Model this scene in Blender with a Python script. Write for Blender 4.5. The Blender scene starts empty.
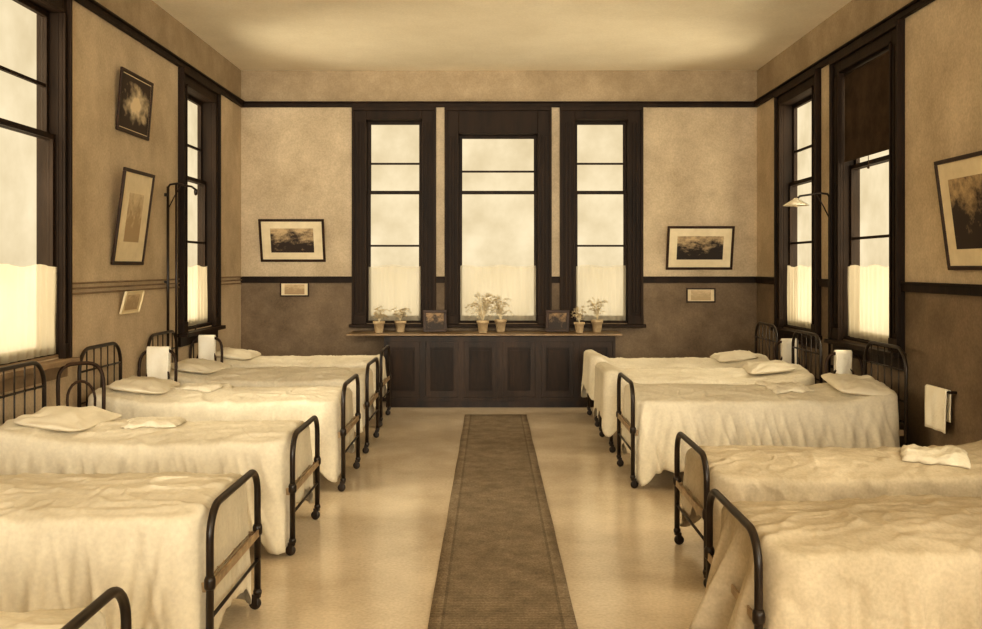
import bpy, bmesh, math, random
from mathutils import Vector, Matrix, noise
random.seed(7)
scene = bpy.context.scene
COL = scene.collection
scene.view_settings.view_transform = 'Standard'
scene.view_settings.exposure = 0.12
try:
    scene.view_settings.look = 'Medium High Contrast'
except Exception:
    pass

# ------------------------------------------------------------ room numbers
XL, XR, YB, YF, ZC = -3.165, 3.37, 12.03, -1.6, 4.19
Z_DADO, Z_RAIL = 1.535, 3.725

# ------------------------------------------------------------ colours / materials
def S(r, g, b):
    def f(c):
        c /= 255.0
        return c/12.92 if c <= 0.04045 else ((c+0.055)/1.055)**2.4
    return (f(r), f(g), f(b), 1.0)

def mat(name, c1, c2=None, scale=3.0, rough=0.7, bump=0.0, bscale=40.0, spec=0.4, detail=6.0, stretch=None, metal=0.0, lo=0.35, hi=0.65, fine=0.0, ridged=False, fscale=55, bdist=0.02):
    m = bpy.data.materials.new(name); m.use_nodes = True
    nt = m.node_tree; N = nt.nodes; Lk = nt.links
    bs = N["Principled BSDF"]
    bs.inputs["Roughness"].default_value = rough
    bs.inputs["Specular IOR Level"].default_value = spec
    bs.inputs["Metallic"].default_value = metal
    tc = N.new("ShaderNodeTexCoord"); mp = N.new("ShaderNodeMapping")
    Lk.new(tc.outputs["Object"], mp.inputs["Vector"])
    if stretch: mp.inputs["Scale"].default_value = stretch
    if c2 is None:
        bs.inputs["Base Color"].default_value = c1
    else:
        n = N.new("ShaderNodeTexNoise"); n.inputs["Scale"].default_value = scale
        n.inputs["Detail"].default_value = detail; n.inputs["Roughness"].default_value = 0.65
        Lk.new(mp.outputs["Vector"], n.inputs["Vector"])
        r = N.new("ShaderNodeValToRGB")
        r.color_ramp.elements[0].position = lo; r.color_ramp.elements[0].color = c1
        r.color_ramp.elements[1].position = hi; r.color_ramp.elements[1].color = c2
        Lk.new(n.outputs["Fac"], r.inputs["Fac"])
        out = r.outputs["Color"]
        if fine > 0:
            n3 = N.new("ShaderNodeTexNoise"); n3.inputs["Scale"].default_value = fscale; n3.inputs["Detail"].default_value = 3
            Lk.new(mp.outputs["Vector"], n3.inputs["Vector"])
            mr = N.new("ShaderNodeMapRange"); mr.inputs[1].default_value = 0.3; mr.inputs[2].default_value = 0.7
            mr.inputs[3].default_value = 1-fine; mr.inputs[4].default_value = 1+fine*0.5
            Lk.new(n3.outputs["Fac"], mr.inputs[0])
            mx = N.new("ShaderNodeVectorMath"); mx.operation = 'SCALE'
            Lk.new(out, mx.inputs[0]); Lk.new(mr.outputs[0], mx.inputs["Scale"])
            out = mx.outputs[0]
        Lk.new(out, bs.inputs["Base Color"])
    if bump > 0:
        n2 = N.new("ShaderNodeTexNoise"); n2.inputs["Scale"].default_value = bscale; n2.inputs["Detail"].default_value = 5
        if ridged:
            n2.noise_type = 'RIDGED_MULTIFRACTAL'; n2.inputs["Detail"].default_value = 4; n2.inputs["Distortion"].default_value = 0.6
            n2.normalize = True
        Lk.new(mp.outputs["Vector"], n2.inputs["Vector"])
        b = N.new("ShaderNodeBump"); b.inputs["Strength"].default_value = bump; b.inputs["Distance"].default_value = bdist
        Lk.new(n2.outputs["Fac"], b.inputs["Height"]); Lk.new(b.outputs["Normal"], bs.inputs["Normal"])
    return m

M = {}
M['wall'] = mat("plaster_upper", S(184,166,139), S(210,192,164), 2.0, 0.85, 0.08, 25, 0.2, fine=0.13)
M['frieze'] = mat("plaster_frieze", S(158,140,114), S(182,163,136), 2.0, 0.85, 0.08, 25, 0.2, fine=0.12)
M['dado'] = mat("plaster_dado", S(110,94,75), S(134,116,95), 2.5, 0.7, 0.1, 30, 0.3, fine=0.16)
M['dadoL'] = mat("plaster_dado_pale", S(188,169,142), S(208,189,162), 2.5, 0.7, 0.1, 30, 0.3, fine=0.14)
M['ceil'] = mat("plaster_ceiling", S(242,231,207), S(252,242,220), 1.0, 0.9, 0.05, 20, 0.2, fine=0.05)
M['floor'] = mat("linoleum", S(200,182,156), S(230,213,187), 0.9, 0.19, 0.02, 20, 0.9, fine=0.12)
M['wood'] = mat("dark_wood", S(32,22,14), S(50,36,24), 6, 0.55, 0.1, 40, 0.18, stretch=(1,1,0.15))
M['wood2'] = mat("cupboard_wood", S(32,22,14), S(60,43,29), 5, 0.45, 0.1, 40, 0.25, stretch=(1,1,0.15), fine=0.25)
M['iron'] = mat("black_enamel_iron", S(26,17,11), S(44,31,20), 12, 0.35, 0, 10, 0.5)
M['rail'] = mat("bed_angle_iron", S(130,108,82), S(176,152,118), 12, 0.4, 0, 10, 0.5)
M['linen'] = mat("bedspread_cotton", S(208,198,177), S(228,219,199), 1.8, 0.95, 0.65, 5.0, 0.03, fine=0.07, ridged=True, bdist=0.018)
M['linen2'] = mat("bedspread_crinkle", S(182,168,144), S(208,194,170), 2.5, 0.95, 0.8, 8.0, 0.03, fine=0.10, ridged=True, fscale=70, bdist=0.018)
M['pillow'] = mat("pillow_cotton", S(216,206,185), S(230,221,201), 3, 0.95, 0.5, 5, 0.03, ridged=True, bdist=0.016)
M['mattress'] = mat("mattress_ticking", S(170,140,100), S(190,160,118), 8, 0.9, 0.2, 30, 0.1)
M['towel'] = mat("towel_cotton", S(248,240,220), S(254,248,232), 6, 0.95, 0.3, 50, 0.05)
M['matboard'] = mat("mount_board", S(220,204,170), S(238,222,190), 4, 0.8, 0, 10, 0.2)
M['frame'] = mat("picture_frame_wood", S(42,27,16), S(64,43,27), 14, 0.45, 0, 10, 0.3)
M['clay'] = mat("terracotta_pot", S(166,144,112), S(204,182,148), 10, 0.8, 0.1, 40, 0.2)
M['soil'] = mat("potting_soil", S(40,28,17), S(60,44,28), 30, 0.95, 0.4, 60, 0.1)
M['leaf'] = mat("plant_leaf", S(206,190,156), S(242,228,196), 14, 0.6, 0, 10, 0.3)
M['enamel'] = mat("white_enamel", S(244,232,204), None, rough=0.3, spec=0.5)
M['bulb'] = mat("bulb_glass", S(230,212,174), None, rough=0.15, spec=0.6)
M['blind'] = mat("blind_holland_cloth", S(58,46,34), S(78,63,48), 4, 0.9, 0.1, 60, 0.1)
M['sheet_outside'] = mat("outer_wall_render", S(150,126,92), None, rough=0.9)

def runner_mat():
    m = mat("woven_runner", S(126,112,94), S(150,135,115), 6, 0.95, 0.5, 80, 0.1, fine=0.3, fscale=90)
    nt = m.node_tree; N = nt.nodes; Lk = nt.links; bs = N["Principled BSDF"]
    src = bs.inputs["Base Color"].links[0].from_socket
    tc = N.new("ShaderNodeTexCoord")
    sep = N.new("ShaderNodeSeparateXYZ"); Lk.new(tc.outputs["Object"], sep.inputs[0])
    ab = N.new("ShaderNodeMath"); ab.operation = 'ABSOLUTE'; Lk.new(sep.outputs[0], ab.inputs[0])
    gt = N.new("ShaderNodeMath"); gt.operation = 'COMPARE'; gt.inputs[1].default_value = 0.285; gt.inputs[2].default_value = 0.008; Lk.new(ab.outputs[0], gt.inputs[0])
    ed = N.new("ShaderNodeMath"); ed.operation = 'GREATER_THAN'; ed.inputs[1].default_value = 0.293; Lk.new(ab.outputs[0], ed.inputs[0])
    w = N.new("ShaderNodeTexWave"); w.inputs["Scale"].default_value = 14; w.inputs["Distortion"].default_value = 0.6
    w.bands_direction = 'Y'
    Lk.new(tc.outputs["Object"], w.inputs["Vector"])
    mr = N.new("ShaderNodeMapRange"); mr.inputs[3].default_value = 0.8; mr.inputs[4].default_value = 1.14; Lk.new(w.outputs["Fac"], mr.inputs[0])
    mb = N.new("ShaderNodeMapRange"); mb.inputs[3].default_value = 1.0; mb.inputs[4].default_value = 0.78; Lk.new(gt.outputs[0], mb.inputs[0])
    me_ = N.new("ShaderNodeMapRange"); me_.inputs[3].default_value = 1.0; me_.inputs[4].default_value = 1.12; Lk.new(ed.outputs[0], me_.inputs[0])
    mu = N.new("ShaderNodeMath"); mu.operation = 'MULTIPLY'; Lk.new(mr.outputs[0], mu.inputs[0]); Lk.new(mb.outputs[0], mu.inputs[1])
    mu2 = N.new("ShaderNodeMath"); mu2.operation = 'MULTIPLY'; Lk.new(mu.outputs[0], mu2.inputs[0]); Lk.new(me_.outputs[0], mu2.inputs[1])
    sc = N.new("ShaderNodeVectorMath"); sc.operation = 'SCALE'; Lk.new(src, sc.inputs[0]); Lk.new(mu2.outputs[0], sc.inputs["Scale"])
    Lk.new(sc.outputs[0], bs.inputs["Base Color"])
    return m
M['runner'] = runner_mat()

def glass_mat():
    m = bpy.data.materials.new("window_glass"); m.use_nodes = True
    nt = m.node_tree; N = nt.nodes; Lk = nt.links; N.remove(N["Principled BSDF"])
    out = N["Material Output"]
    t = N.new("ShaderNodeBsdfTransparent")
    tc = N.new("ShaderNodeTexCoord"); n = N.new("ShaderNodeTexNoise"); n.inputs["Scale"].default_value = 2.0; n.inputs["Detail"].default_value = 6
    Lk.new(tc.outputs["Object"], n.inputs["Vector"])
    r = N.new("ShaderNodeValToRGB"); r.color_ramp.elements[0].position = 0.3; r.color_ramp.elements[0].color = (0.82, 0.79, 0.72, 1)
    r.color_ramp.elements[1].position = 0.68; r.color_ramp.elements[1].color = (0.93, 0.91, 0.86, 1)
    Lk.new(n.outputs["Fac"], r.inputs["Fac"]); Lk.new(r.outputs["Color"], t.inputs[0])
    Lk.new(t.outputs[0], out.inputs[0])
    return m
M['glass'] = glass_mat()

def curtain_mat():
    m = bpy.data.materials.new("muslin_curtain"); m.use_nodes = True
    nt = m.node_tree; N = nt.nodes; Lk = nt.links; N.remove(N["Principled BSDF"])
    out = N["Material Output"]
    d = N.new("ShaderNodeBsdfDiffuse"); d.inputs[0].default_value = S(240,229,203)
    t = N.new("ShaderNodeBsdfTranslucent"); t.inputs[0].default_value = S(240,227,200)
    tr = N.new("ShaderNodeBsdfTransparent")
    m1 = N.new("ShaderNodeMixShader"); m1.inputs[0].default_value = 0.38
    m2 = N.new("ShaderNodeMixShader"); m2.inputs[0].default_value = 0.5
    Lk.new(d.outputs[0], m1.inputs[1]); Lk.new(t.outputs[0], m1.inputs[2])
    Lk.new(m1.outputs[0], m2.inputs[1]); Lk.new(tr.outputs[0], m2.inputs[2]); Lk.new(m2.outputs[0], out.inputs[0])
    return m
M['curtain'] = curtain_mat()

def print_mat(name, seed, dark, light, radial=False):
    """generic landscape engraving: pale sky, dark mottled trees"""
    m = bpy.data.materials.new(name); m.use_nodes = True
    nt = m.node_tree; N = nt.nodes; Lk = nt.links; bs = N["Principled BSDF"]; bs.inputs["Roughness"].default_value = 0.6
    tc = N.new("ShaderNodeTexCoord"); mp = N.new("ShaderNodeMapping"); mp.inputs["Location"].default_value = (seed, seed*1.7, 0)
    Lk.new(tc.outputs["Generated"], mp.inputs["Vector"])
    n = N.new("ShaderNodeTexNoise"); n.inputs["Scale"].default_value = 3.2; n.inputs["Detail"].default_value = 8; n.inputs["Roughness"].default_value = 0.7
    Lk.new(mp.outputs["Vector"], n.inputs["Vector"])
    a = N.new("ShaderNodeMath"); a.operation = 'MULTIPLY_ADD'
    if radial:
        n.inputs["Detail"].default_value = 4; n.inputs["Roughness"].default_value = 0.5
        fl = N.new("ShaderNodeVectorMath"); fl.operation = 'MULTIPLY'; fl.inputs[1].default_value = (1, 0, 1)
        Lk.new(tc.outputs["Generated"], fl.inputs[0])
        sp = N.new("ShaderNodeVectorMath"); sp.operation = 'DISTANCE'; sp.inputs[1].default_value = (0.5, 0.0, 0.55)
        Lk.new(fl.outputs[0], sp.inputs[0]); a.inputs[1].default_value = -1.1; a.inputs[2].default_value = 0.38
        Lk.new(sp.outputs["Value"], a.inputs[0])
    else:
        sep = N.new("ShaderNodeSeparateXYZ"); Lk.new(tc.outputs["Generated"], sep.inputs[0])
        a.inputs[1].default_value = 0.34; a.inputs[2].default_value = -0.2
        Lk.new(sep.outputs[2], a.inputs[0])
    b = N.new("ShaderNodeMath"); b.operation = 'ADD'; Lk.new(n.outputs["Fac"], b.inputs[0]); Lk.new(a.outputs[0], b.inputs[1])
    r = N.new("ShaderNodeValToRGB"); r.color_ramp.elements[0].position = 0.44; r.color_ramp.elements[0].color = dark
    r.color_ramp.elements[1].position = 0.68; r.color_ramp.elements[1].color = light
    Lk.new(b.outputs[0], r.inputs["Fac"]); Lk.new(r.outputs["Color"], bs.inputs["Base Color"])
    return m

# ------------------------------------------------------------ mesh builder
class MB:
    def __init__(s): s.v = []; s.f = []; s.m = []; s.sm = []
    def face(s, idx, mi=0, sm=False): s.f.append(idx); s.m.append(mi); s.sm.append(sm)
    def box(s, x0, x1, y0, y1, z0, z1, mi=0):
        b = len(s.v)
        s.v += [(x0,y0,z0),(x1,y0,z0),(x1,y1,z0),(x0,y1,z0),(x0,y0,z1),(x1,y0,z1),(x1,y1,z1),(x0,y1,z1)]
        for q in [(0,3,2,1),(4,5,6,7),(0,1,5,4),(1,2,6,5),(2,3,7,6),(3,0,4,7)]:
            s.face([b+i for i in q], mi)
    def tube(s, pts, r, n=10, mi=0, closed=False):
        pts = [Vector(p) for p in pts]; b = len(s.v); k = len(pts)
        up = None
        for i, p in enumerate(pts):
            if i == 0: t = pts[1]-pts[0]
            elif i == k-1: t = pts[-1]-pts[-2]
            else: t = (pts[i+1]-pts[i]).normalized() + (pts[i]-pts[i-1]).normalized()
            t.normalize()
            if up is None:
                a = Vector((0,0,1)) if abs(t.z) < 0.9 else Vector((1,0,0))
                up = (a - t*a.dot(t)).normalized()
            else:
                up = (up - t*up.dot(t)).normalized()
            w = t.cross(up)
            rr = r[i] if isinstance(r, (list, tuple)) else r
            for j in range(n):
                an = 2*math.pi*j/n
                s.v.append(tuple(p + up*math.cos(an)*rr + w*math.sin(an)*rr))
        for i in range(k-1):
            for j in range(n):
                j2 = (j+1) % n
                s.face([b+i*n+j, b+i*n+j2, b+(i+1)*n+j2, b+(i+1)*n+j], mi, True)
        s.face([b+j for j in range(n)][::-1], mi); s.face([b+(k-1)*n+j for j in range(n)], mi)
    def lathe(s, prof, cx=0, cy=0, cz=0, n=24, mi=0, axis='z', cap=True):
        b = len(s.v)
        for (r, h) in prof:
            for j in range(n):
                a = 2*math.pi*j/n
                c, d = r*math.cos(a), r*math.sin(a)
                if axis == 'z': s.v.append((cx+c, cy+d, cz+h))
                elif axis == 'x': s.v.append((cx+h, cy+c, cz+d))
                else: s.v.append((cx+c, cy+h, cz+d))
        for i in range(len(prof)-1):
            for j in range(n):
                j2 = (j+1) % n
                s.face([b+i*n+j, b+i*n+j2, b+(i+1)*n+j2, b+(i+1)*n+j], mi, True)
        if cap:
            s.face([b+j for j in range(n)][::-1], mi); k = len(prof)-1
            s.face([b+k*n+j for j in range(n)], mi)
    def obj(s, name, mats, parent=None, bevel=0, recalc=True, solid=0, sub=0):
        me = bpy.data.meshes.new(name); me.from_pydata(s.v, [], s.f)
        for m in (mats if isinstance(mats, (list, tuple)) else [mats]): me.materials.append(m)
        me.polygons.foreach_set("material_index", s.m); me.polygons.foreach_set("use_smooth", s.sm)
        me.update()
        if recalc:
            bm = bmesh.new(); bm.from_mesh(me); bmesh.ops.recalc_face_normals(bm, faces=bm.faces); bm.to_mesh(me); bm.free()
        o = bpy.data.objects.new(name, me); COL.objects.link(o)
        if parent: o.parent = parent
        if bevel:
            b = o.modifiers.new("bevel", 'BEVEL'); b.width = bevel; b.segments = 2; b.limit_method = 'ANGLE'
        if solid:
            b = o.modifiers.new("solid", 'SOLIDIFY'); b.thickness = solid
        if sub:
            b = o.modifiers.new("sub", 'SUBSURF'); b.levels = sub; b.render_levels = sub
        return o

def empty(name, loc, rotz=0.0, rotx=0.0, label=None, category=None, group=None):
    e = bpy.data.objects.new(name, None); e.empty_display_size = 0.1
    e.location = loc; e.rotation_euler = (rotx, 0, rotz); COL.objects.link(e)
    tag(e, label, category, group); return e
def tag(o, label=None, category=None, group=None, kind=None):
    if label: o["label"] = label
    if category: o["category"] = category
    if group: o["group"] = group
    if kind: o["kind"] = kind
    return o

# ------------------------------------------------------------ windows spec
WIN = [
    ('back', -1.225, 0.53, 0.35, 3.56, 0.93),
    ('back',  0.09,  0.675, 0.50, 3.38, 0.93),
    ('back',  1.395, 0.525, 0.335, 3.56, 0.93),
    ('left',  10.26, 0.66, 0.50, 3.56, 0.98),
    ('left',  6.30,  0.74, 0.65, 3.56, 0.98),
    ('right', 10.395, 0.705, 0.55, 3.56, 0.95),
    ('right', 8.51,  0.78, 0.58, 3.56, 0.95),
    ('right', 4.6,   0.79, 0.58, 3.56, 0.95),  # out of view, added to let more daylight in
    ('right', 1.6,   0.79, 0.58, 3.56, 0.95),  # another added window out of view, brightens the near left beds
]
T = 0.165   # wall thickness

def wall(name, side, u0, u1, dmat):
    holes = []
    for (w, c, W, g, zt, zb) in WIN:
        if w == side: holes.append((c-g-0.02, c+g+0.02, zb+0.06, zt+0.02))
    us = sorted(set([u0, u1] + [h[0] for h in holes] + [h[1] for h in holes]))
    zs = sorted(set([0, Z_DADO, Z_RAIL, ZC] + [h[2] for h in holes] + [h[3] for h in holes]))
    def solid(i, j):
        if i < 0 or j < 0 or i >= len(us)-1 or j >= len(zs)-1: return False
        cu, cz = (us[i]+us[i+1])/2, (zs[j]+zs[j+1])/2
        return not any(h[0] < cu < h[1] and h[2] < cz < h[3] for h in holes)
    def P(u, w, z):
        if side == 'back': return (u, YB + w, z)
        if side == 'left': return (XL - w, u, z)
        return (XR + w, u, z)
    b = MB(); cache = {}
    def V(u, w, z):
        k = (round(u,4), w, round(z,4))
        if k not in cache: cache[k] = len(b.v); b.v.append(P(u, w, z))
        return cache[k]
    for i in range(len(us)-1):
        for j in range(len(zs)-1):
            if not solid(i, j): continue
            a0, a1, c0, c1 = us[i], us[i+1], zs[j], zs[j+1]
            mi = 1 if c1 <= Z_DADO+1e-4 else (2 if c0 >= Z_RAIL-1e-4 else 0)
            b.face([V(a0,0,c0),V(a1,0,c0),V(a1,0,c1),V(a0,0,c1)], mi)
            b.face([V(a0,T,c0),V(a0,T,c1),V(a1,T,c1),V(a1,T,c0)], 3)
            if not solid(i-1,j): b.face([V(a0,0,c0),V(a0,0,c1),V(a0,T,c1),V(a0,T,c0)], mi)
            if not solid(i+1,j): b.face([V(a1,0,c0),V(a1,T,c0),V(a1,T,c1),V(a1,0,c1)], mi)
            if not solid(i,j-1): b.face([V(a0,0,c0),V(a0,T,c0),V(a1,T,c0),V(a1,0,c0)], mi)
            if not solid(i,j+1): b.face([V(a0,0,c1),V(a1,0,c1),V(a1,T,c1),V(a0,T,c1)], mi)
    o = b.obj(name, [M['wall'], dmat, M['frieze'], M['sheet_outside']])
    tag(o, kind="structure"); return o
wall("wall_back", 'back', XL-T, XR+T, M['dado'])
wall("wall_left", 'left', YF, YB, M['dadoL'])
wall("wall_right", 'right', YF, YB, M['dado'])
# low unseen wall added behind the viewpoint to shade the near bed sides
b = MB(); b.box(XL-T, XR+T, YF-T, YF, 0, 1.15); tag(b.obj("shade_parapet", M['dado']), kind="structure")
b = MB(); b.box(XL-T, XR+T, YF-T, YB+T, -0.12, 0); tag(b.obj("floor", M['floor']), kind="structure")
b = MB(); b.box(XL-T, XR+T, YF-T, YB+T, ZC, ZC+0.12); tag(b.obj("ceiling", M['ceil']), kind="structure")

def solid_ranges(side, u0, u1):
    r = [(u0, u1)]
    for (w, c, W, g, zt, zb) in WIN:
        if w != side: continue
        nr = []
        for (a, d) in r:
            if c+W <= a or c-W >= d: nr.append((a, d)); continue
            if c-W > a: nr.append((a, c-W))
            if c+W < d: nr.append((c+W, d))
        r = nr
    return r
def side_box(b, side, u0, u1, w0, w1, z0, z1):
    if side == 'back': b.box(u0, u1, YB-w1, YB-w0, z0, z1)
    elif side == 'left': b.box(XL+w0, XL+w1, u0, u1, z0, z1)
    else: b.box(XR-w1, XR-w0, u0, u1, z0, z1)
rail_pale = mat("rail_stained_wood", S(122,101,77), S(152,129,102), 6, 0.6)
ti = 1
for side, u0, u1 in (('back', XL, XR), ('left', YF, YB), ('right', YF, YB)):
    b = MB()
    side_box(b, side, u0, u1, 0, 0.045, Z_RAIL-0.005, Z_RAIL+0.045)
    side_box(b, side, u0, u1, 0, 0.07, Z_RAIL+0.045, Z_RAIL+0.062)
    tag(b.obj("trim_%d" % ti, M['wood'], bevel=0.006), kind="structure"); ti += 1
    b = MB()
    for (a, d) in solid_ranges(side, u0, u1):
        if side == 'left':
            for z_ in (-0.045, -0.005, 0.035):
                side_box(b, side, a, d, 0, 0.02, Z_DADO+z_, Z_DADO+z_+0.014)
        else:
            side_box(b, side, a, d, 0, 0.03, Z_DADO-0.035, Z_DADO+0.03)
            side_box(b, side, a, d, 0, 0.045, Z_DADO+0.03, Z_DADO+0.045)
    tag(b.obj("trim_%d" % ti, M['wood'] if side != 'left' else rail_pale, bevel=0.004), kind="structure"); ti += 1
    b = MB()
    side_box(b, side, u0, u1, 0, 0.022, 0, 0.2)
    side_box(b, side, u0, u1, 0, 0.03, 0.2, 0.225)
    tag(b.obj("baseboard_" + side, M['wood'], bevel=0.004), kind="structure")

# ------------------------------------------------------------ window builder (local: x width, -y into room)
def place_root(side, u, z, name):
    if side == 'back': return (u, YB, z), 0.0
    if side == 'left': return (XL, u, z), math.pi/2
    return (XR, u, z), -math.pi/2
def build_window(i, side, c, W, g, zt, zb):
    loc, rz = place_root(side, c, zb, "window")
    e = empty("window_%d" % i, loc, rz); tag(e, kind="structure")
    H = Z_RAIL - zb - 0.005; zg0 = 0.08; zg1 = zt - zb
    near = (i == 5)
    b = MB()
    for s in (-1, 1):
        x0, x1 = sorted((s*g, s*W)); wd = x1-x0
        b.box(x0, x1, -0.03, 0, 0.05, H)
        xo0, xo1 = sorted((s*W, s*(W-0.03))); b.box(xo0, xo1, -0.065, -0.03, 0.05, H-0.05)
        xi0, xi1 = sorted((s*g, s*(g+0.022))); b.box(xi0, xi1, -0.05, -0.03, 0.05, zg1)
        for k in range(2 if wd > 0.12 else 0):
            xc = s*(g + 0.022 + (wd-0.052)*(k+1)/3.0)
            b.box(xc-0.013, xc+0.013, -0.045, -0.03, 0.2, zg1-0.03)
        b.box(x0-0.004, x1+0.004, -0.055, -0.03, 0.05, 0.16)
        l0, l1 = sorted((s*g, s*(g+0.018))); b.box(l0, l1, 0, T-0.003, 0.06, zg1+0.018)
    b.box(-g, g, -0.03, 0, zg1, H); b.box(-W, W, -0.065, -0.03, H-0.05, H)
    b.box(-g, g, -0.05, -0.03, zg1, zg1+0.022)
    b.box(-g, g, 0, T-0.003, zg1, zg1+0.018)
    b.obj("casing", M['wood'], e, bevel=0.004)
    b = MB(); b.box(-W-0.03, W+0.03, -0.11, 0.0, 0.01, 0.05); b.box(-g-0.018, g+0.018, 0, T-0.003, 0.061, zg0)
    if side != 'back': b.box(-W, W, -0.03, 0, -0.09, 0.01)
    b.obj("sill", rail_pale if near else M['wood'], e, bevel=0.005)
    zm = 2.65 - zb
    for nm, z0, z1, y0, bars in (("lower_sash", zg0, zm+0.02, 0.02 if near else 0.06, [] if (i == 2 or near) else [1.97-zb]), ("upper_sash", zm-0.02, zg1, 0.065 if near else 0.105, [2.92-zb if i == 2 else 3.02-zb])):
        b = MB(); st = 0.042
        b.box(-g, -g+st, y0, y0+0.04, z0, z1); b.box(g-st, g, y0, y0+0.04, z0, z1)
        b.box(-g+st, g-st, y0, y0+0.04, z0, z0+(0.07 if nm == "lower_sash" else 0.04)); b.box(-g+st, g-st, y0, y0+0.04, z1-0.04, z1)
        for zz in bars: b.box(-g+st, g-st, y0+0.005, y0+0.035, zz-0.012, zz+0.012)
        s = b.obj(nm, M['wood'], e, bevel=0.003)
        b = MB(); b.box(-g+st-0.002, g-st+0.002, y0+0.018, y0+0.022, z0+0.02, z1-0.02)
        b.obj("glass_pane", M['glass'], s)
    return e
for i, w in enumerate(WIN): build_window(i+1, *w)

def curtain(side, c, g, zb, ztop, k):
    loc, rz = place_root(side, c, zb+0.09, "c")
    W = g-0.02; h = ztop-zb-0.09; nx, nz = 90, 16; b = MB(); ph = random.random()*6
    yc = 0.0 if k == 4 else 0.035
    for j in range(nz+1):
        z = h*j/nz
        for i in range(nx+1):
            x = -W + 2*W*i/nx
            a = 0.009*(1-0.35*j/nz)
            y = yc + a*math.sin(x*58+ph+0.8*math.sin(x*9+ph)) + 0.003*math.sin(x*21+j*0.3)
            zz = z + (0.01*math.sin(x*13+ph) if j == nz else 0)
            b.v.append((x, y, zz))
    for j in range(nz):
        for i in range(nx):
            q = j*(nx+1)+i; b.face([q, q+1, q+nx+2, q+nx+1], 0, True)
    o = b.obj("half_curtain", M['curtain'], recalc=False)
    o.location = loc; o.rotation_euler = (0, 0, rz)
    tag(o, "thin sheer white muslin half curtain across the lower window sash", "curtain", "muslin half curtains in the windows")
for k, (side, c, W, g, zt, zb) in enumerate(WIN[:8]):
    curtain(side, c, g, zb, 1.71, k)

def blind(side, c, g, zt, zlow, lab):
    loc, rz = place_root(side, c, zt-0.05, "b")
    e = empty("roller_blind", loc, rz, label=lab, category="blind")
    b = MB(); b.tube([(-g+0.006, 0.03, 0.01), (g-0.006, 0.03, 0.01)], 0.025, 14); b.obj("roller", M['blind'], e)
    L = zt-0.05-zlow
    b = MB(); b.box(-g+0.015, g-0.015, 0.008, 0.011, -L, 0.01); b.box(-g+0.015, g-0.015, 0.004, 0.016, -L-0.02, -L); b.obj("blind_cloth", M['blind'], e)
    b = MB(); b.tube([(0, 0.01, -L-0.02), (0, 0.01, -L-0.12)], 0.003, 6); b.lathe([(0.004,0),(0.012,0.006),(0.012,0.016),(0.004,0.022)], 0, 0.01, -L-0.14, 10); b.obj("pull_cord", M['blind'], e)
blind('right', 8.51, 0.58, 3.56, 2.72, "dark roller blind drawn a third down beside the lamp")

# ------------------------------------------------------------ runner
b = MB()
nx, ny = 10, 120; X0, X1, Y0, Y1 = -0.352, 0.352, -5.9, 5.0
for j in range(ny+1):
    for i in range(nx+1):
        x = X0+(X1-X0)*i/nx; y = Y0+(Y1-Y0)*j/ny
        e_ = 0.006*noise.noise(Vector((y*1.3, i*0.0, 3)))
        b.v.append((x + e_, y, 0.008+0.002*noise.noise(Vector((x*3, y*3, 0)))))
for j in range(ny):
    for i in range(nx):
        q = j*(nx+1)+i; b.face([q, q+1, q+nx+2, q+nx+1], 0, True)
r = b.obj("carpet_runner", M['runner'], recalc=False, solid=0.007); r.location = (0.055, 5.9, 0)
tag(r, "long narrow brown woven runner down the middle of the floor", "rug")

# ------------------------------------------------------------ beds
def hoop(h, w, r=0.11, z0=0.06, x=0.0, n=8):
    pts = [(x, -w/2, z0)]
    for i in range(n+1):
        a = math.pi - (math.pi/2)*i/n
        pts.append((x, -w/2 + r + r*math.cos(a), h - r + r*math.sin(a)))
    for i in range(n+1):
        a = math.pi/2 - (math.pi/2)*i/n
        pts.append((x, w/2 - r + r*math.cos(a), h - r + r*math.sin(a)))
    pts.append((x, w/2, z0)); return pts

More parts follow.
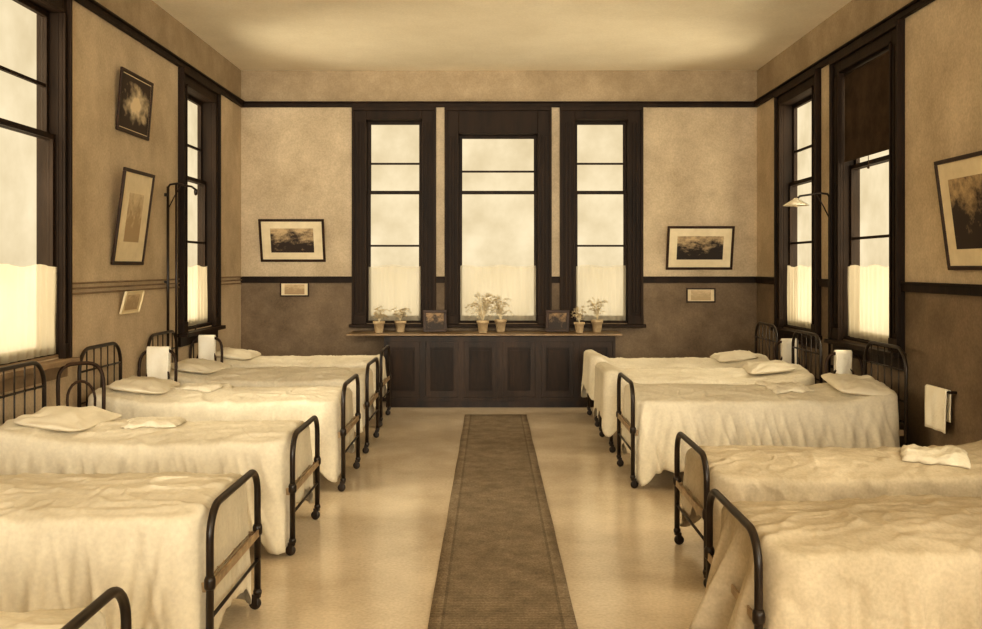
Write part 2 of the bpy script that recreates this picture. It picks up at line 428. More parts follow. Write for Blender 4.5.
def bed_template(L, k=1.0, w=0.80):
    parts = []
    b = MB()
    hf = 0.80*k
    b.tube(hoop(hf, w, 0.13), 0.0165, 12)
    b.tube([(0, -w/2, 0.28*k), (0, w/2, 0.28*k)], 0.008, 8)
    for s in (-1, 1):
        b.lathe([(0.02,0),(0.024,0.01),(0.024,0.04),(0.018,0.055)], 0, s*w/2, 0.42*k, 12)
        b.lathe([(0.02,0),(0.022,0.015),(0.0155,0.03)], 0, s*w/2, 0.075, 12)
    parts.append(b.obj("foot_frame", M['iron']))
    b = MB(); b.box(-0.012, -0.004, -w/2, w/2, 0.415*k, 0.455*k); b.box(-0.004, 0.024, -w/2, w/2, 0.42*k, 0.426*k)
    parts.append(b.obj("end_rail", M['rail']))
    b = MB(); hh = 1.07
    b.tube(hoop(hh, w, 0.17, x=L), 0.0145, 12)
    for z, rr in ((0.50, 0.01), (0.90, 0.008), (0.66, 0.008)): b.tube([(L, -w/2, z), (L, w/2, z)], rr, 8)
    for i in range(1, 6):
        y = -w/2 + w*i/6; zt_ = hh if 1 < i < 5 else hh-0.015
        b.tube([(L, y, 0.50), (L, y, zt_-0.003)], 0.0055, 8)
        b.lathe([(0.006,0),(0.012,0.01),(0.006,0.02)], L, y, 0.89, 10)
    for s in (-1, 1): b.lathe([(0.02,0),(0.022,0.015),(0.0155,0.03)], L, s*w/2, 0.075, 12)
    parts.append(b.obj("head_frame", M['iron']))
    for s in (-1, 1):
        b = MB(); y = s*(w/2-0.02)
        b.box(0.01, L-0.01, y-0.003, y+0.003, 0.40*k, 0.445*k); b.box(0.01, L-0.01, min(y, y-s*0.035), max(y, y-s*0.035), 0.40*k, 0.406*k)
        parts.append(b.obj("side_rail", M['rail']))
    b = MB()
    for i in range(26): x = 0.03+(L-0.06)*i/25; b.tube([(x, -w/2+0.02, 0.44*k), (x, w/2-0.02, 0.44*k)], 0.003, 6)
    for i in range(9): y = -w/2+0.05+(w-0.1)*i/8; b.tube([(0.03, y, 0.446*k), (L-0.03, y, 0.446*k)], 0.003, 6)
    parts.append(b.obj("spring_base", M['rail']))
    b = MB(); b.box(0.13, L-0.09, -w/2+0.06, w/2-0.06, 0.452*k, 0.62*k)
    parts.append(b.obj("mattress", M['mattress'], bevel=0.05))
    for x in (0, L):
        for s in (-1, 1):
            b = MB(); y = s*w/2
            b.lathe([(0.008,-0.011),(0.027,-0.011),(0.03,-0.006),(0.03,0.006),(0.027,0.011),(0.008,0.011)], x+0.012, y, 0.03, 18, axis='y')
            b.box(x-0.002, x+0.024, y-0.018, y-0.013, 0.025, 0.068); b.box(x-0.002, x+0.024, y+0.013, y+0.018, 0.025, 0.068)
            b.box(x-0.012, x+0.024, y-0.018, y+0.018, 0.066, 0.076)
            parts.append(b.obj("caster", M['iron']))
    return parts

def make_bed(parts, loc, rz, label, first):
    e = empty("hospital_bed", loc, rz, label=label, category="bed", group="iron ward beds along the walls")
    for p in parts:
        if first: p.parent = e
        else:
            q = p.copy(); COL.objects.link(q); q.parent = e
    return e

def spread(L, w, zt, zb, seed, mt, over=False, fold=1.0, zrail=0.755, loose=False):
    """cloth laid over the bed; over=True carries it over the foot rail"""
    rnd = random.Random(seed); b = MB()
    xh = L-0.08                      # head end
    xf = -0.02 if over else 0.08    # foot end
    hx, hy, cr = (xh-xf)/2, w/2 - (0.0 if over else 0.015), 0.08
    cx = (xh+xf)/2
    per = []
    def line(p, q, n):
        return [(p[0]+(q[0]-p[0])*i/n, p[1]+(q[1]-p[1])*i/n) for i in range(n)]
    def arc(c, a0, n):
        return [(c[0]+cr*math.cos(a0+math.pi/2*i/n), c[1]+cr*math.sin(a0+math.pi/2*i/n)) for i in range(n)]
    per += [(p, (1,0)) for p in line((hx, -hy+cr), (hx, hy-cr), 60)]
    for i, p in enumerate(arc((hx-cr, hy-cr), 0, 12)): a = math.pi/2*i/12; per.append((p, (math.cos(a), math.sin(a))))
    per += [(p, (0,1)) for p in line((hx-cr, hy), (-hx+cr, hy), 200)]
    for i, p in enumerate(arc((-hx+cr, hy-cr), math.pi/2, 12)): a = math.pi/2+math.pi/2*i/12; per.append((p, (math.cos(a), math.sin(a))))
    per += [(p, (-1,0)) for p in line((-hx, hy-cr), (-hx, -hy+cr), 60)]
    for i, p in enumerate(arc((-hx+cr, -hy+cr), math.pi, 12)): a = math.pi+math.pi/2*i/12; per.append((p, (math.cos(a), math.sin(a))))
    per += [(p, (0,-1)) for p in line((-hx+cr, -hy), (hx-cr, -hy), 200)]
    for i, p in enumerate(arc((hx-cr, -hy+cr), -math.pi/2, 12)): a = -math.pi/2+math.pi/2*i/12; per.append((p, (math.cos(a), math.sin(a))))
    n = len(per); so = seed*13.7
    tilt = rnd.uniform(-0.012, 0.012)
    tf = fold*0.9
    def ridge(x, y, a, b_, c, d, k):
        v = 1-abs(noise.noise(Vector((x*a+y*b_+so, y*c-x*d, k))))*2
        return max(0.0, v-0.72)/0.28
    def topz(x, y):
        r1 = noise.noise(Vector((x*1.3+so, y*1.8, 0)))
        hd = max(0.0, (x-(hx-0.50))/0.50)
        z = (zt - 0.022 + 0.046*(1-(y/hy)**2) + 0.026*r1 + 0.007*tf*ridge(x, y, 1.6, 2.0, 2.6, 1.6, 4)
                + 0.007*tf*ridge(x, y, 3.0, -2.4, 3.6, -1.5, 9) + 0.005*tf*ridge(x, y, 6.0, 3.0, 7.0, 3.0, 12)
                + 0.052*math.sin(min(1, hd)*math.pi/2)**2 + tilt*x)
        if over:
            t = max(0.0, min(1.0, (x-(-hx+0.24))/(-0.20)))
            t = t*t*(3-2*t)
            z = z*(1-t) + zrail*t
        return z
    def clp(p): return (max(-hx+hy, min(hx-hy, p[0])), 0.0)
    rings = []
    def add_ring(fn):
        st = len(b.v)
        for i in range(n):
            x, y, z = fn(i); b.v.append((cx+x, y, z))
        rings.append(st)
    for k in range(25):
        f = k/24
        def fn(i, f=f):
            p, nn = per[i]; c = clp(p); x = c[0]+(p[0]-c[0])*f; y = c[1]+(p[1]-c[1])*f
            return x, y, topz(x, y)
        add_ring(fn)
    R = 0.045
    for a in (20, 40, 60, 80):
        def fn(i, a=math.radians(a)):
            p, nn = per[i]; o = R*math.sin(a)
            return p[0]+nn[0]*o, p[1]+nn[1]*o, topz(*p) - R*(1-math.cos(a))
        add_ring(fn)
    al = [0.0]
    for i in range(1, n): al.append(al[-1] + math.hypot(per[i][0][0]-per[i-1][0][0], per[i][0][1]-per[i-1][0][1]))
    tot = al[-1]+0.02
    def cyc(i, fr, ph, sh=0.0):
        th = 2*math.pi*al[i]/tot + sh
        return noise.noise(Vector((math.cos(th)*fr+ph, math.sin(th)*fr, ph*0.7)))
    NS = 20
    for j in range(1, NS+1):
        def fn(i, d=j/NS):
            p, nn = per[i]
            corner = abs(nn[0])*abs(nn[1])*2
            e_ = nn[0]**2
            foot = max(0.0, -nn[0])
            zb_ = zb + 0.12*cyc(i, 1.6, so) + 0.07*cyc(i, 5.0, so+3) + 0.016*cyc(i, 14, so+5)
            zb_ += 0.07*e_ - (0.14 if loose else 0.10)*corner
            zb_ = max(zb_, 0.03)
            sk = 0.14*d*math.sin(so)
            v = 0.55*cyc(i, 6, so+2, sk) + 0.40*cyc(i, 16, so+9, -sk)
            vr = 1-abs(cyc(i, 9, so+4, sk*1.5))*2.4
            am = 0.085*(1-e_)+0.014*e_
            o = R + am*d**0.85*fold*(v+0.30+0.45*max(0, vr-0.4)) + 0.03*corner*d
            o += 0.006*fold*noise.noise(Vector((al[i]*5+so, d*3+al[i]*2, 3)))*(1-e_)
            if loose and foot > 0.3:
                o = R + foot*d*(0.085 + 0.08*math.sin(al[i]*26+1.2*d+so) + 0.12*cyc(i, 14, so+9, -sk)) + 0.06*corner*d
                o = max(-0.03, o)
            elif e_ > 0.5 and not (over and nn[0] < 0): o = min(o, R+0.025)
            if not loose: o = max(o, 0.022)
            slide = 0.03*d*cyc(i, 5, so+20)*(1-e_)
            tx, ty = -nn[1], nn[0]
            z0 = topz(*p)-R
            return p[0]+nn[0]*o+tx*slide, p[1]+nn[1]*o+ty*slide, z0+(zb_-z0)*d
        add_ring(fn)
    for a, c in zip(rings[:-1], rings[1:]):
        for i in range(n):
            i2 = (i+1) % n
            b.face([a+i, c+i, c+i2, a+i2], 0, True)
    o = b.obj("bedspread", mt, recalc=False)
    bm = bmesh.new(); bm.from_mesh(o.data); bmesh.ops.remove_doubles(bm, verts=bm.verts, dist=0.0004)
    bmesh.ops.recalc_face_normals(bm, faces=bm.faces); bm.to_mesh(o.data); bm.free()
    sm = o.modifiers.new("solid", 'SOLIDIFY'); sm.thickness = 0.004; sm.offset = -1
    return o, (lambda x, y: topz(x-cx, y))

def pillow(a, c, h, seed):
    b = MB(); nu, nv = 64, 28
    def sp(v, e): return math.copysign(abs(v)**e, v)
    for j in range(nv+1):
        ph = -math.pi/2 + math.pi*j/nv
        for i in range(nu):
            th = 2*math.pi*i/nu
            x = a*sp(math.cos(ph), 0.5)*sp(math.cos(th), 0.4); y = c*sp(math.cos(ph), 0.5)*sp(math.sin(th), 0.4)
            ex, ey = abs(x)/a, abs(y)/c
            z = h*math.sin(ph)*(1-0.45*ex*ey)
            x *= 1-0.07*(1-ey**2)*ex; y *= 1-0.06*(1-ex**2)*ey
            nz = noise.noise(Vector((x*6+seed*3.1, y*6, z*4)))
            rd = 1-abs(noise.noise(Vector((x*5+y*4+seed, y*7-x*4, 2+seed))))*2
            rd2 = 1-abs(noise.noise(Vector((x*11-y*6+seed, y*9, 7+seed))))*2
            if z > 0: z += (0.024*nz + 0.024*max(0, rd-0.5) + 0.016*max(0, rd2-0.5) - 0.008)*min(1, z/h*1.6)
            if z < -h*0.5: z = -h*0.5+0.2*(z+h*0.5)
            b.v.append((x, y, z))
    for j in range(nv):
        for i in range(nu):
            i2 = (i+1) % nu; b.face([j*nu+i, j*nu+i2, (j+1)*nu+i2, (j+1)*nu+i], 0, True)
    o = b.obj("pillow", M['pillow'])
    bm = bmesh.new(); bm.from_mesh(o.data); bmesh.ops.remove_doubles(bm, verts=bm.verts, dist=0.0008); bm.to_mesh(o.data); bm.free()
    return o

LEN = {'a': 2.0, 'b': 1.84, 'c': 2.1, 'd': 2.1, 'e': 1.92}
TPL = {'a': bed_template(2.0), 'b': bed_template(1.84, 0.88), 'c': bed_template(2.1), 'd': bed_template(2.1, 0.87), 'e': bed_template(1.92, 0.90)}
used = set()
BEDS = [
 ('L', 10.50, -1.17, 'a', 0.680, 0.34, 'linen', "black iron hospital bed beside the window cupboard, pale cover", False),
 ('L', 9.06, -1.13, 'a', 0.695, 0.30, 'linen', "black iron hospital bed below the tall corner window", False),
 ('L', 7.60, -1.12, 'a', 0.700, 0.20, 'linen', "black iron hospital bed below the two hanging pictures", False),
 ('L', 6.00, -1.17, 'b', 0.685, 0.16, 'linen', "black iron hospital bed next to a bentwood chair", False),
 ('L', 4.32, -1.16, 'b', 0.690, 0.09, 'linen', "black iron hospital bed with long hanging pale bedspread", False),
 ('L', 2.62, -1.16, 'b', 0.640, 0.22, 'linen', "black iron hospital bed with a plain creamy cotton cover", False),
 ('R', 10.50, 1.12, 'e', 0.660, 0.28, 'linen', "iron hospital bed in the corner, cover hung over its foot", True),
 ('R', 9.10, 1.10, 'e', 0.680, 0.24, 'linen', "iron hospital bed below the lamp, cover hung over its foot", True),
 ('R', 7.70, 1.09, 'c', 0.700, 0.16, 'linen', "black iron hospital bed below the half drawn blind", False),
 ('R', 5.42, 1.14, 'd', 0.615, 0.20, 'linen2', "lower black iron hospital bed with crinkled pale covers", False),
 ('R', 3.95, 1.00, 'd', 0.655, 0.08, 'linen2', "lower iron hospital bed, crinkled cover spilling past its foot", False),
]
TOP = {}
for i, (sd, yc, fx, tp, zt, zb, mm, lab, over) in enumerate(BEDS):
    first = tp not in used; used.add(tp)
    rz = 0 if sd == 'R' else math.pi
    L = LEN[tp]
    e = make_bed(TPL[tp], (fx, yc, 0), rz, lab, first)
    s, tz = spread(L, 0.80, zt, zb, i+1, M[mm], over=over, fold=1.3 if mm == 'linen2' else 1.25, loose=(i == 10))
    s.parent = e
    s["label"] = "creamy white cotton bedspread" if mm == 'linen' else "finely crinkled greyish cotton bedspread"
    sg = 1 if sd == 'R' else -1
    def surf(X, Y, sg=sg, fx=fx, yc=yc, tz=tz): return tz(sg*(X-fx), sg*(Y-yc))
    TOP[i] = surf
    if i in (9, 10, 4): continue
    p = pillow(0.23, 0.34, 0.040, i+1)
    px = fx + sg*(L-(0.26 if i == 8 else 0.36))
    py = yc + random.uniform(-0.02, 0.02) - (0.10 if i == 8 else 0)
    zs_ = [surf(px+dx, py+dy) for dx in (-.15,0,.12) for dy in (-.2,0,.2)]
    p.location = (px, py, sum(zs_)/9+(0.006 if i == 8 else 0.014))
    p.rotation_euler = (0.10 if i == 8 else 0, -sg*math.radians(-4 if i == 8 else 7), random.uniform(-0.14, 0.14))
    tag(p, "flattened creased white pillow at the head of a bed", "pillow", "white pillows on the ward beds")

def loose_cloth(bi, X, Y, rz, a, c, seed, h=0.02):
    b = MB(); n = 44; sf = TOP[bi]; ca, sa = math.cos(rz), math.sin(rz)
    for j in range(n+1):
        for i in range(n+1):
            u, v = -1+2*i/n, -1+2*j/n
            x = a*u*(1+0.15*noise.noise(Vector((v*1.3, seed, 0)))) + 0.03*noise.noise(Vector((v*2, seed+4, 1)))
            y = c*v*(1+0.15*noise.noise(Vector((u*1.3, seed+2, 0)))) + 0.03*noise.noise(Vector((u*2, seed+8, 1)))
            ed = min(1.0, (1-max(abs(u), abs(v)))*5.0)
            r1 = 1-abs(noise.noise(Vector((u*1.0+v*0.7+seed, v*1.2-u*0.4, seed))))*2.2
            r2 = 1-abs(noise.noise(Vector((u*2.2-v*1.0+seed, v*2.0, seed+5))))*2.2
            z = ed**0.5*(0.012 + h*max(0, r1)**1.5 + h*0.3*max(0, r2)**1.5)
            wx, wy = X+x*ca-y*sa, Y+x*sa+y*ca
            b.v.append((wx-X, wy-Y, sf(wx, wy)+0.003+z))
    for j in range(n):
        for i in range(n):
            q = j*(n+1)+i; b.face([q, q+1, q+n+2, q+n+1], 0, True)
    zmin = min(v[2] for v in b.v); b.v = [(x, y, z-zmin) for x, y, z in b.v]
    o = b.obj("folded_cloth", M['linen'], recalc=False, solid=0.004); o.modifiers["solid"].offset = 1
    o.location = (X, Y, zmin)
    tag(o, "low loosely folded cotton cloth lying on a bed", "cloth", "folded cloths left on beds")
loose_cloth(3, -2.14, 6.05, 0.2, 0.16, 0.18, 1, 0.012)
loose_cloth(2, -2.30, 7.62, -0.25, 0.16, 0.18, 2, 0.012)
loose_cloth(8, 2.38, 7.70, 0.2, 0.16, 0.18, 3, 0.012)
loose_cloth(9, 2.50, 5.36, -0.4, 0.17, 0.19, 4, 0.02)

def towel(bar, w, lf, lb, lab, seed, rz=0.0, r=0.016):
    b = MB(); nx = 16
    path = []
    for j in range(10): path.append((-r, -lf + lf*j/10))
    for j in range(7): a = math.pi - math.pi*j/6; path.append((r*math.cos(a), r*math.sin(a)))
    for j in range(1, 10): path.append((r, -lb*j/9))
    for (px_, pz) in path:
        for i in range(nx+1):
            y = -w/2 + w*i/nx
            dz = -pz
            x = px_ + (0.006*math.sin(y*40+seed)*min(1, dz*6) if dz > 0 else 0)*(1 if px_ < 0 else 0.3)
            b.v.append((x, y*(1-0.05*min(1, max(0, dz)*3)), pz))
    for j in range(len(path)-1):
        for i in range(nx):
            q = j*(nx+1)+i; b.face([q, q+1, q+nx+2, q+nx+1], 0, True)
    o = b.obj("towel", M['towel'], recalc=False, solid=0.006)
    o.modifiers["solid"].offset = 0
    o.location = bar; o.rotation_euler = (0, 0, rz)
    tag(o, lab, "towel", "white towels hung by the beds")
e = empty("towel_rail", (XR, 7.06, 0.79), -math.pi/2, label="small dark wooden towel rail fixed low on the wall", category="towel rail")
b = MB(); b.tube([(-0.19, -0.05, 0), (0.19, -0.05, 0)], 0.007, 10); b.obj("rod", M['wood'], e)
for s in (-1, 1):
    b = MB(); b.box(s*0.185-0.007, s*0.185+0.007, -0.06, 0, -0.01, 0.01); b.obj("bracket", M['wood'], e, bevel=0.003)
towel((XR-0.05, 7.06, 0.79), 0.34, 0.30, 0.22, "white towel hung over a dark wall rail", 5, 0)

# ------------------------------------------------------------ bentwood chairs
def chair_parts():
    P = []
    b = MB(); b.lathe([(0.005,0.44),(0.18,0.44),(0.20,0.448),(0.20,0.462),(0.18,0.47),(0.005,0.466)], n=32); P.append(b.obj("seat", M['frame']))
    for sx, sy in ((-1,-1),(1,-1)):
        b = MB(); b.tube([(sx*0.13, sy*0.12, 0.445),(sx*0.15,sy*0.14,0.22),(sx*0.17,sy*0.16,0.0)], [0.016,0.015,0.012], 10); P.append(b.obj("leg", M['frame']))
    b = MB(); pts = [(-0.16,0.20,0),(-0.155,0.17,0.25),(-0.16,0.175,0.46)]
    for i in range(17):
        a = math.pi - math.pi*i/16; c, s = math.cos(a), math.sin(a)
        pts.append((0.165*math.copysign(abs(c)**0.6, c), 0.18+0.03*s, 0.80+0.20*abs(s)**0.6))
    pts += [(0.16,0.175,0.46),(0.155,0.17,0.25),(0.16,0.20,0)]
    b.tube(pts, 0.014, 10)
    pts = [(-0.09,0.17,0.46)]
    for i in range(11):
        a = math.pi - math.pi*i/10; pts.append((0.10*math.cos(a), 0.18+0.02*math.sin(a), 0.74+0.13*math.sin(a)))
    pts.append((0.09,0.17,0.46)); b.tube(pts, 0.010, 8); P.append(b.obj("backrest", M['frame']))
    return P
cp = chair_parts()
CH = [(-2.84, 6.76, 0.8, 0, 1.0), (-2.98, 8.31, 0.0, 0.20, 0.96), (-2.98, 9.76, 0.0, 0.17, 0.96), (3.14, 9.79, 0.0, 0.17, 0.92), (3.19, 8.40, 0.0, 0.15, 0.92)]
for i, (x, y2, rz, tw, sc) in enumerate(CH):
    e = empty("bentwood_chair", (x, y2, 0), rz, label=("dark bentwood chair with white towel over its hooped back" if tw else "bare dark bentwood chair with hooped back between two beds"), category="chair", group="bentwood chairs between the beds")
    e.scale = (1, 1, sc)
    for p in cp:
        if i == 0: p.parent = e
        else:
            q = p.copy(); COL.objects.link(q); q.parent = e
    if tw: towel((x, y2+0.209, 1.002*sc), tw, 0.32, 0.22, "white towel hung over a bentwood chair back", i, math.pi/2, r=0.024)

# ------------------------------------------------------------ cupboard under windows
CX0, CX1, CYF = -1.29, 1.50, 11.45
e = empty("window_cupboard", ((CX0+CX1)/2, YB, 0), label="long low dark wood cupboard with panelled doors under windows", category="cupboard")
hw = (CX1-CX0)/2; D = YB-CYF
b = MB(); b.box(-hw, hw, -D+0.02, -0.035, 0.08, 0.862); b.box(-hw+0.02, hw-0.02, -D+0.05, -0.04, 0, 0.08)
nd = 6; dw = 2*hw/nd
for i in range(nd+1):
    x = -hw+dw*i; b.box(max(-hw, x-0.035), min(hw, x+0.035), -D, -D+0.02, 0.13, 0.80)
b.box(-hw, hw, -D, -D+0.02, 0.80, 0.862); b.box(-hw, hw, -D, -D+0.02, 0.08, 0.13)
b.obj("body", M['wood2'], e)
wood3 = mat("cupboard_panel_wood", S(28,19,12), S(50,35,23), 5, 0.5, 0.1, 40, 0.22, stretch=(1,1,0.15), fine=0.25)
for i in range(nd):
    x0, x1 = -hw+dw*i+0.037, -hw+dw*(i+1)-0.037
    b = MB(); y0, y1 = -D+0.003, -D+0.0195
    b.box(x0, x0+0.055, y0, y1, 0.132, 0.798, 0); b.box(x1-0.055, x1, y0, y1, 0.132, 0.798, 0)
    b.box(x0+0.055, x1-0.055, y0, y1, 0.132, 0.205, 0); b.box(x0+0.055, x1-0.055, y0, y1, 0.73, 0.798, 0)
    b.box(x0+0.055, x1-0.055, y0+0.012, y1, 0.205, 0.73, 1)
    b.box(x0+0.085, x1-0.085, y0+0.006, y0+0.012, 0.24, 0.695, 1)
    d = b.obj("door", [M['wood2'], wood3], e)
LX0, LX1 = -1.74, 1.58
b = MB(); b.box(LX0, LX1, CYF-0.04, YB-0.001, 0.870, 0.895)
tag(b.obj("window_ledge", mat("ledge_wood", S(104,84,60), S(140,117,88), 5, 0.35), bevel=0.006), "long brown wooden ledge shelf running beneath the windows", "shelf")

# ------------------------------------------------------------ potted plants
def plant(x, y, z, ph, pr, spread_, hgt, nst, seed, lab, wisp):
    rnd = random.Random(seed)
    e = empty("potted_plant", (x, y, z), rnd.uniform(0, 6), label=lab, category="plant", group="potted plants on the window ledge")
    b = MB()
    b.lathe([(pr*0.68,0),(pr*0.72,0.004),(pr*0.95,ph*0.78),(pr*1.08,ph*0.78),(pr*1.1,ph),(pr*0.98,ph),(pr*0.93,ph*0.85)], n=22)
    b.obj("pot", M['clay'], e)
    b = MB(); b.lathe([(pr*0.92,ph*0.80),(pr*0.9,ph*0.88),(pr*0.3,ph*0.9)], n=18); b.obj("soil", M['soil'], e)
    b = MB()
    for k in range(nst):
        a = rnd.uniform(0, 2*math.pi); rr = spread_*rnd.uniform(0.3, 1); hh = hgt*rnd.uniform(0.45, 1)
        pts = []
        for t in range(7):
            f = t/6; droop = wisp*0.5*hgt*f**2.5*(rr/spread_)
            pts.append(Vector((math.cos(a)*rr*f**1.2, math.sin(a)*rr*f**1.2, ph*0.86 + hh*math.sin(f*1.6) - droop)))
        b.tube(pts, [0.0028*(1-0.6*f/6) for f in range(7)], 5)
        for t in range(2, 7):
            for q in range(3):
                p = pts[t]; la = a + rnd.uniform(-1.8, 1.8); ln = rnd.uniform(0.020, 0.036); wd = ln*0.40
                d = Vector((math.cos(la), math.sin(la), rnd.uniform(-0.3, 0.6))).normalized(); sd = d.cross(Vector((0,0,1))).normalized()
                up = sd.cross(d)*0.006
                st = len(b.v)
                b.v += [tuple(p), tuple(p+d*ln*0.4+sd*wd*0.5+up), tuple(p+d*ln), tuple(p+d*ln*0.4-sd*wd*0.5+up), tuple(p+d*ln*0.45)]
                b.face([st, st+1, st+4], 0, True); b.face([st+1, st+2, st+4], 0, True); b.face([st+2, st+3, st+4], 0, True); b.face([st+3, st, st+4], 0, True)
    b.obj("foliage", M['leaf'], e, recalc=False)
zl = 0.897
plant(-1.37, 11.62, zl, 0.14, 0.068, 0.12, 0.22, 20, 1, "clay pot with short leafy plant on the window ledge", 0.6)
plant(-1.12, 11.74, zl, 0.14, 0.068, 0.12, 0.22, 22, 2, "clay pot with short leafy plant on the window ledge", 0.6)
plant(-0.10, 11.60, zl, 0.15, 0.07, 0.24, 0.42, 44, 3, "clay pot with tall wispy spreading plant on the ledge", 0.7)
plant(0.12, 11.84, zl, 0.15, 0.07, 0.16, 0.36, 30, 4, "clay pot with tall wispy spreading plant on the ledge", 0.7)
plant(1.08, 11.62, zl, 0.13, 0.062, 0.13, 0.24, 20, 5, "small clay pot with trailing plant on the window ledge", 0.9)
plant(1.31, 11.74, zl, 0.15, 0.07, 0.14, 0.32, 22, 6, "clay pot with upright leafy plant on the window ledge", 0.4)

# ------------------------------------------------------------ pictures
def picture(side, u, zbot, w, h, tilt, fr, lab, seed, dark=(60,38,20), light=(200,168,120), inner=None, fm='frame', radial=False):
    loc, rz = place_root(side, u, zbot, "p")
    nrm = {'back': Vector((0,-1,0)), 'left': Vector((1,0,0)), 'right': Vector((-1,0,0))}[side]
    loc = Vector(loc) + nrm*0.004
    e = empty("framed_picture", loc, rz, tilt, label=lab, category="picture")
    b = MB(); d = 0.022
    b.box(-w/2, w/2, -d, 0, 0, fr); b.box(-w/2, w/2, -d, 0, h-fr, h); b.box(-w/2, -w/2+fr, -d, 0, fr, h-fr); b.box(w/2-fr, w/2, -d, 0, fr, h-fr)
    b.obj("frame", M[fm], e, bevel=0.004)
    b = MB(); b.box(-w/2+fr, w/2-fr, -0.010, -0.004, fr, h-fr); b.obj("mount", M['matboard'], e)
    if inner is None: inner = (0.16*w, 0.16*h)
    b = MB(); b.box(-w/2+inner[0], w/2-inner[0], -0.0125, -0.0105, inner[1], h-inner[1])
    b.obj("print", print_mat("landscape_print_%d" % seed, seed*2.3, S(*dark), S(*light), radial), e)
    return e
picture('back', -2.50, 1.77, 0.82, 0.55, 0.26, 0.030, "dark framed landscape engraving with wide pale mount, tilted forward", 1, dark=(46,31,19), light=(200,174,134), inner=(0.14, 0.12))
picture('back', 2.63, 1.67, 0.84, 0.56, 0.24, 0.030, "dark framed landscape with pale mount, tilted forward from wall", 2, dark=(36,23,13), light=(200,174,134), inner=(0.13, 0.13))
picture('back', -2.485, 1.325, 0.37, 0.185, 0.0, 0.018, "small dark framed card with pale face below picture", 3, dark=(170,144,108), light=(205,182,142))
picture('back', 2.655, 1.25, 0.37, 0.185, 0.0, 0.018, "small dark framed card with pale face below picture", 4, dark=(190,166,128), light=(222,200,162))
picture('left', 8.36, 2.86, 0.74, 0.53, 0.08, 0.03, "dark framed picture with a pale shape at its middle", 5, dark=(50,34,22), light=(232,212,176), inner=(0.04, 0.04), radial=True)
picture('left', 8.24, 1.72, 0.70, 0.82, 0.13, 0.030, "square dark framed pale print with very wide pale mount", 6, dark=(176,152,116), light=(220,200,162), inner=(0.18, 0.20))
picture('left', 8.28, 1.30, 0.42, 0.20, 0.25, 0.008, "small pale unframed card leaning out from the wall", 7, dark=(180,156,122), light=(214,192,156), fm='matboard')
picture('right', 6.50, 1.68, 0.92, 0.80, 0.13, 0.030, "large dark framed landscape with pale mount, tilted forward", 8, dark=(46,31,19), light=(190,164,124), inner=(0.16, 0.15))

def standing(x, y, z, rot, lab):
    e = empty("photo_frame", (x, y, z), rot, -0.12, label=lab, category="picture frame")
    w, h, fr = 0.29, 0.27, 0.035; b = MB()
    b.box(-w/2, w/2, -0.02, 0, 0, fr); b.box(-w/2, w/2, -0.02, 0, h-fr, h); b.box(-w/2, -w/2+fr, -0.02, 0, fr, h-fr); b.box(w/2-fr, w/2, -0.02, 0, fr, h-fr)
    b.obj("frame", M['frame'], e, bevel=0.003)
    b = MB(); b.box(-w/2+fr, w/2-fr, -0.008, -0.003, fr, h-fr); b.obj("print", print_mat("small_print_%d" % int(x*10), x+3, S(40,27,16), S(150,122,88)), e)
    b = MB(); b.v += [(-0.03,0.001,h*0.8),(0.03,0.001,h*0.8),(0.04,0.09,0.012),(-0.04,0.09,0.012)]; b.face([0,1,2,3]); b.obj("strut", M['frame'], e, solid=0.004)
standing(-0.69, 11.70, zl+0.003, 0.15, "small dark wooden photo frame standing on the window ledge")
standing(0.82, 11.70, zl+0.003, -0.15, "small dark wooden photo frame standing on the window ledge")

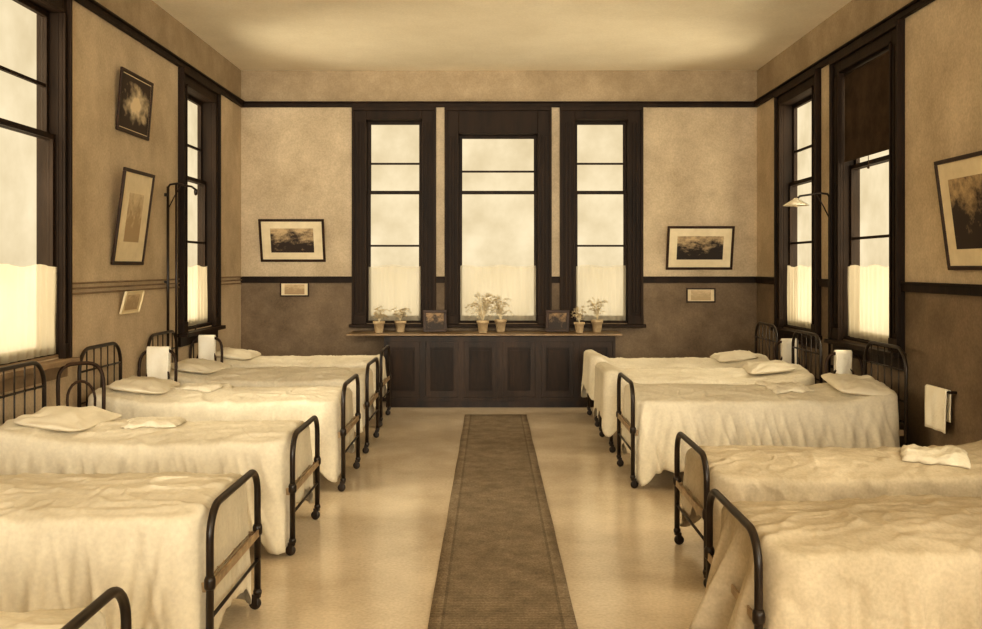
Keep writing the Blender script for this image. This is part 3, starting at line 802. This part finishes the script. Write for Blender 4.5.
# ------------------------------------------------------------ wall bracket lamps
def lamp(side, u, ztop, zbot, reach, lab, shade=True):
    loc, rz = place_root(side, u, zbot, "l")
    e = empty("wall_lamp", loc, rz, label=lab, category="lamp"); H = ztop-zbot
    b = MB()
    y2 = -0.075 if shade else -0.11
    b.tube([(0,-0.03,0),(0,-0.03,H)], 0.013, 10)
    for z in (0.1, H*0.5, H-0.08): b.box(-0.02, 0.02, -0.03, 0, z-0.015, z+0.015)
    if not shade: b.tube([(0,y2,0.0),(0,y2,H+0.02)], 0.011, 8)
    b.obj("pipe", M['iron'], e)
    b = MB()
    pts = [(0,-0.03,H-0.01),(0,-0.05,H+0.02),(0,-0.12,H+0.03),(0,-reach*0.6,H+0.015),(0,-reach+0.04,H),(0,-reach,H-0.03)]
    b.tube(pts, 0.010, 8); b.tube([(0,-0.03,H-0.22),(0,-0.09,H-0.1),(0,-0.16,H+0.02)], 0.006, 8); b.obj("arm", M['iron'], e)
    if shade:
        b = MB(); b.lathe([(0.018,0.0),(0.03,-0.012),(0.10,-0.055),(0.125,-0.075),(0.12,-0.075),(0.095,-0.052),(0.028,-0.016)], 0, -reach, H-0.02, 28, cap=False); b.obj("lamp_shade", M['enamel'], e)
        b = MB(); b.lathe([(0.014,0.0),(0.016,-0.03),(0.03,-0.05),(0.03,-0.065),(0.018,-0.08),(0.004,-0.085)], 0, -reach, H-0.025, 18); b.obj("bulb", M['bulb'], e)
    else:
        b = MB(); b.lathe([(0.014,0.0),(0.018,-0.02),(0.014,-0.05),(0.006,-0.06)], 0, -reach, H-0.025, 14); b.obj("burner", M['iron'], e)
lamp('right', 9.375, 2.40, 0.62, 0.36, "iron pipe wall lamp with white enamel shade between windows")
lamp('left', 9.22, 2.48, 0.62, 0.30, "bare iron pipe wall bracket lamp beside a tall window", shade=False)

# ------------------------------------------------------------ world and lights
w = bpy.data.worlds.new("World"); scene.world = w; w.use_nodes = True
bg = w.node_tree.nodes["Background"]; bg.inputs[0].default_value = (1.0, 0.88, 0.66, 1); bg.inputs[1].default_value = 0.95

def sun(name, direction, energy, ang, col=(1.0, 0.93, 0.79)):
    l = bpy.data.lights.new(name, 'SUN'); l.energy = energy; l.angle = math.radians(ang); l.color = col
    o = bpy.data.objects.new(name, l); COL.objects.link(o)
    o.rotation_euler = Vector(direction).to_track_quat('-Z', 'Y').to_euler()
sun("fill_behind", (-0.10, 1, -0.10), 2.8, 34)  # added soft fill through the open end, lifts the whole room
sun("bounce_behind", (0.0, 1, 0.35), 4.5, 55)
sun("sun_left", (1, 0.35, -0.60), 8.0, 50)
sun("sun_right", (-1, 0.45, -0.60), 7.0, 50)
sun("bounce_left", (1, 0.2, 0.7), 6.0, 65)
sun("bounce_right", (-1, 0.2, 0.7), 6.0, 65)

# ------------------------------------------------------------ camera
cam = bpy.data.cameras.new("Camera"); co = bpy.data.objects.new("Camera", cam); COL.objects.link(co)
co.location = (0, 0, 1.7); co.rotation_euler = (math.pi/2, 0, 0)
cam.sensor_width = 36; cam.lens = 36*950/982; cam.shift_y = -47.5/982; cam.clip_start = 0.05
scene.camera = co
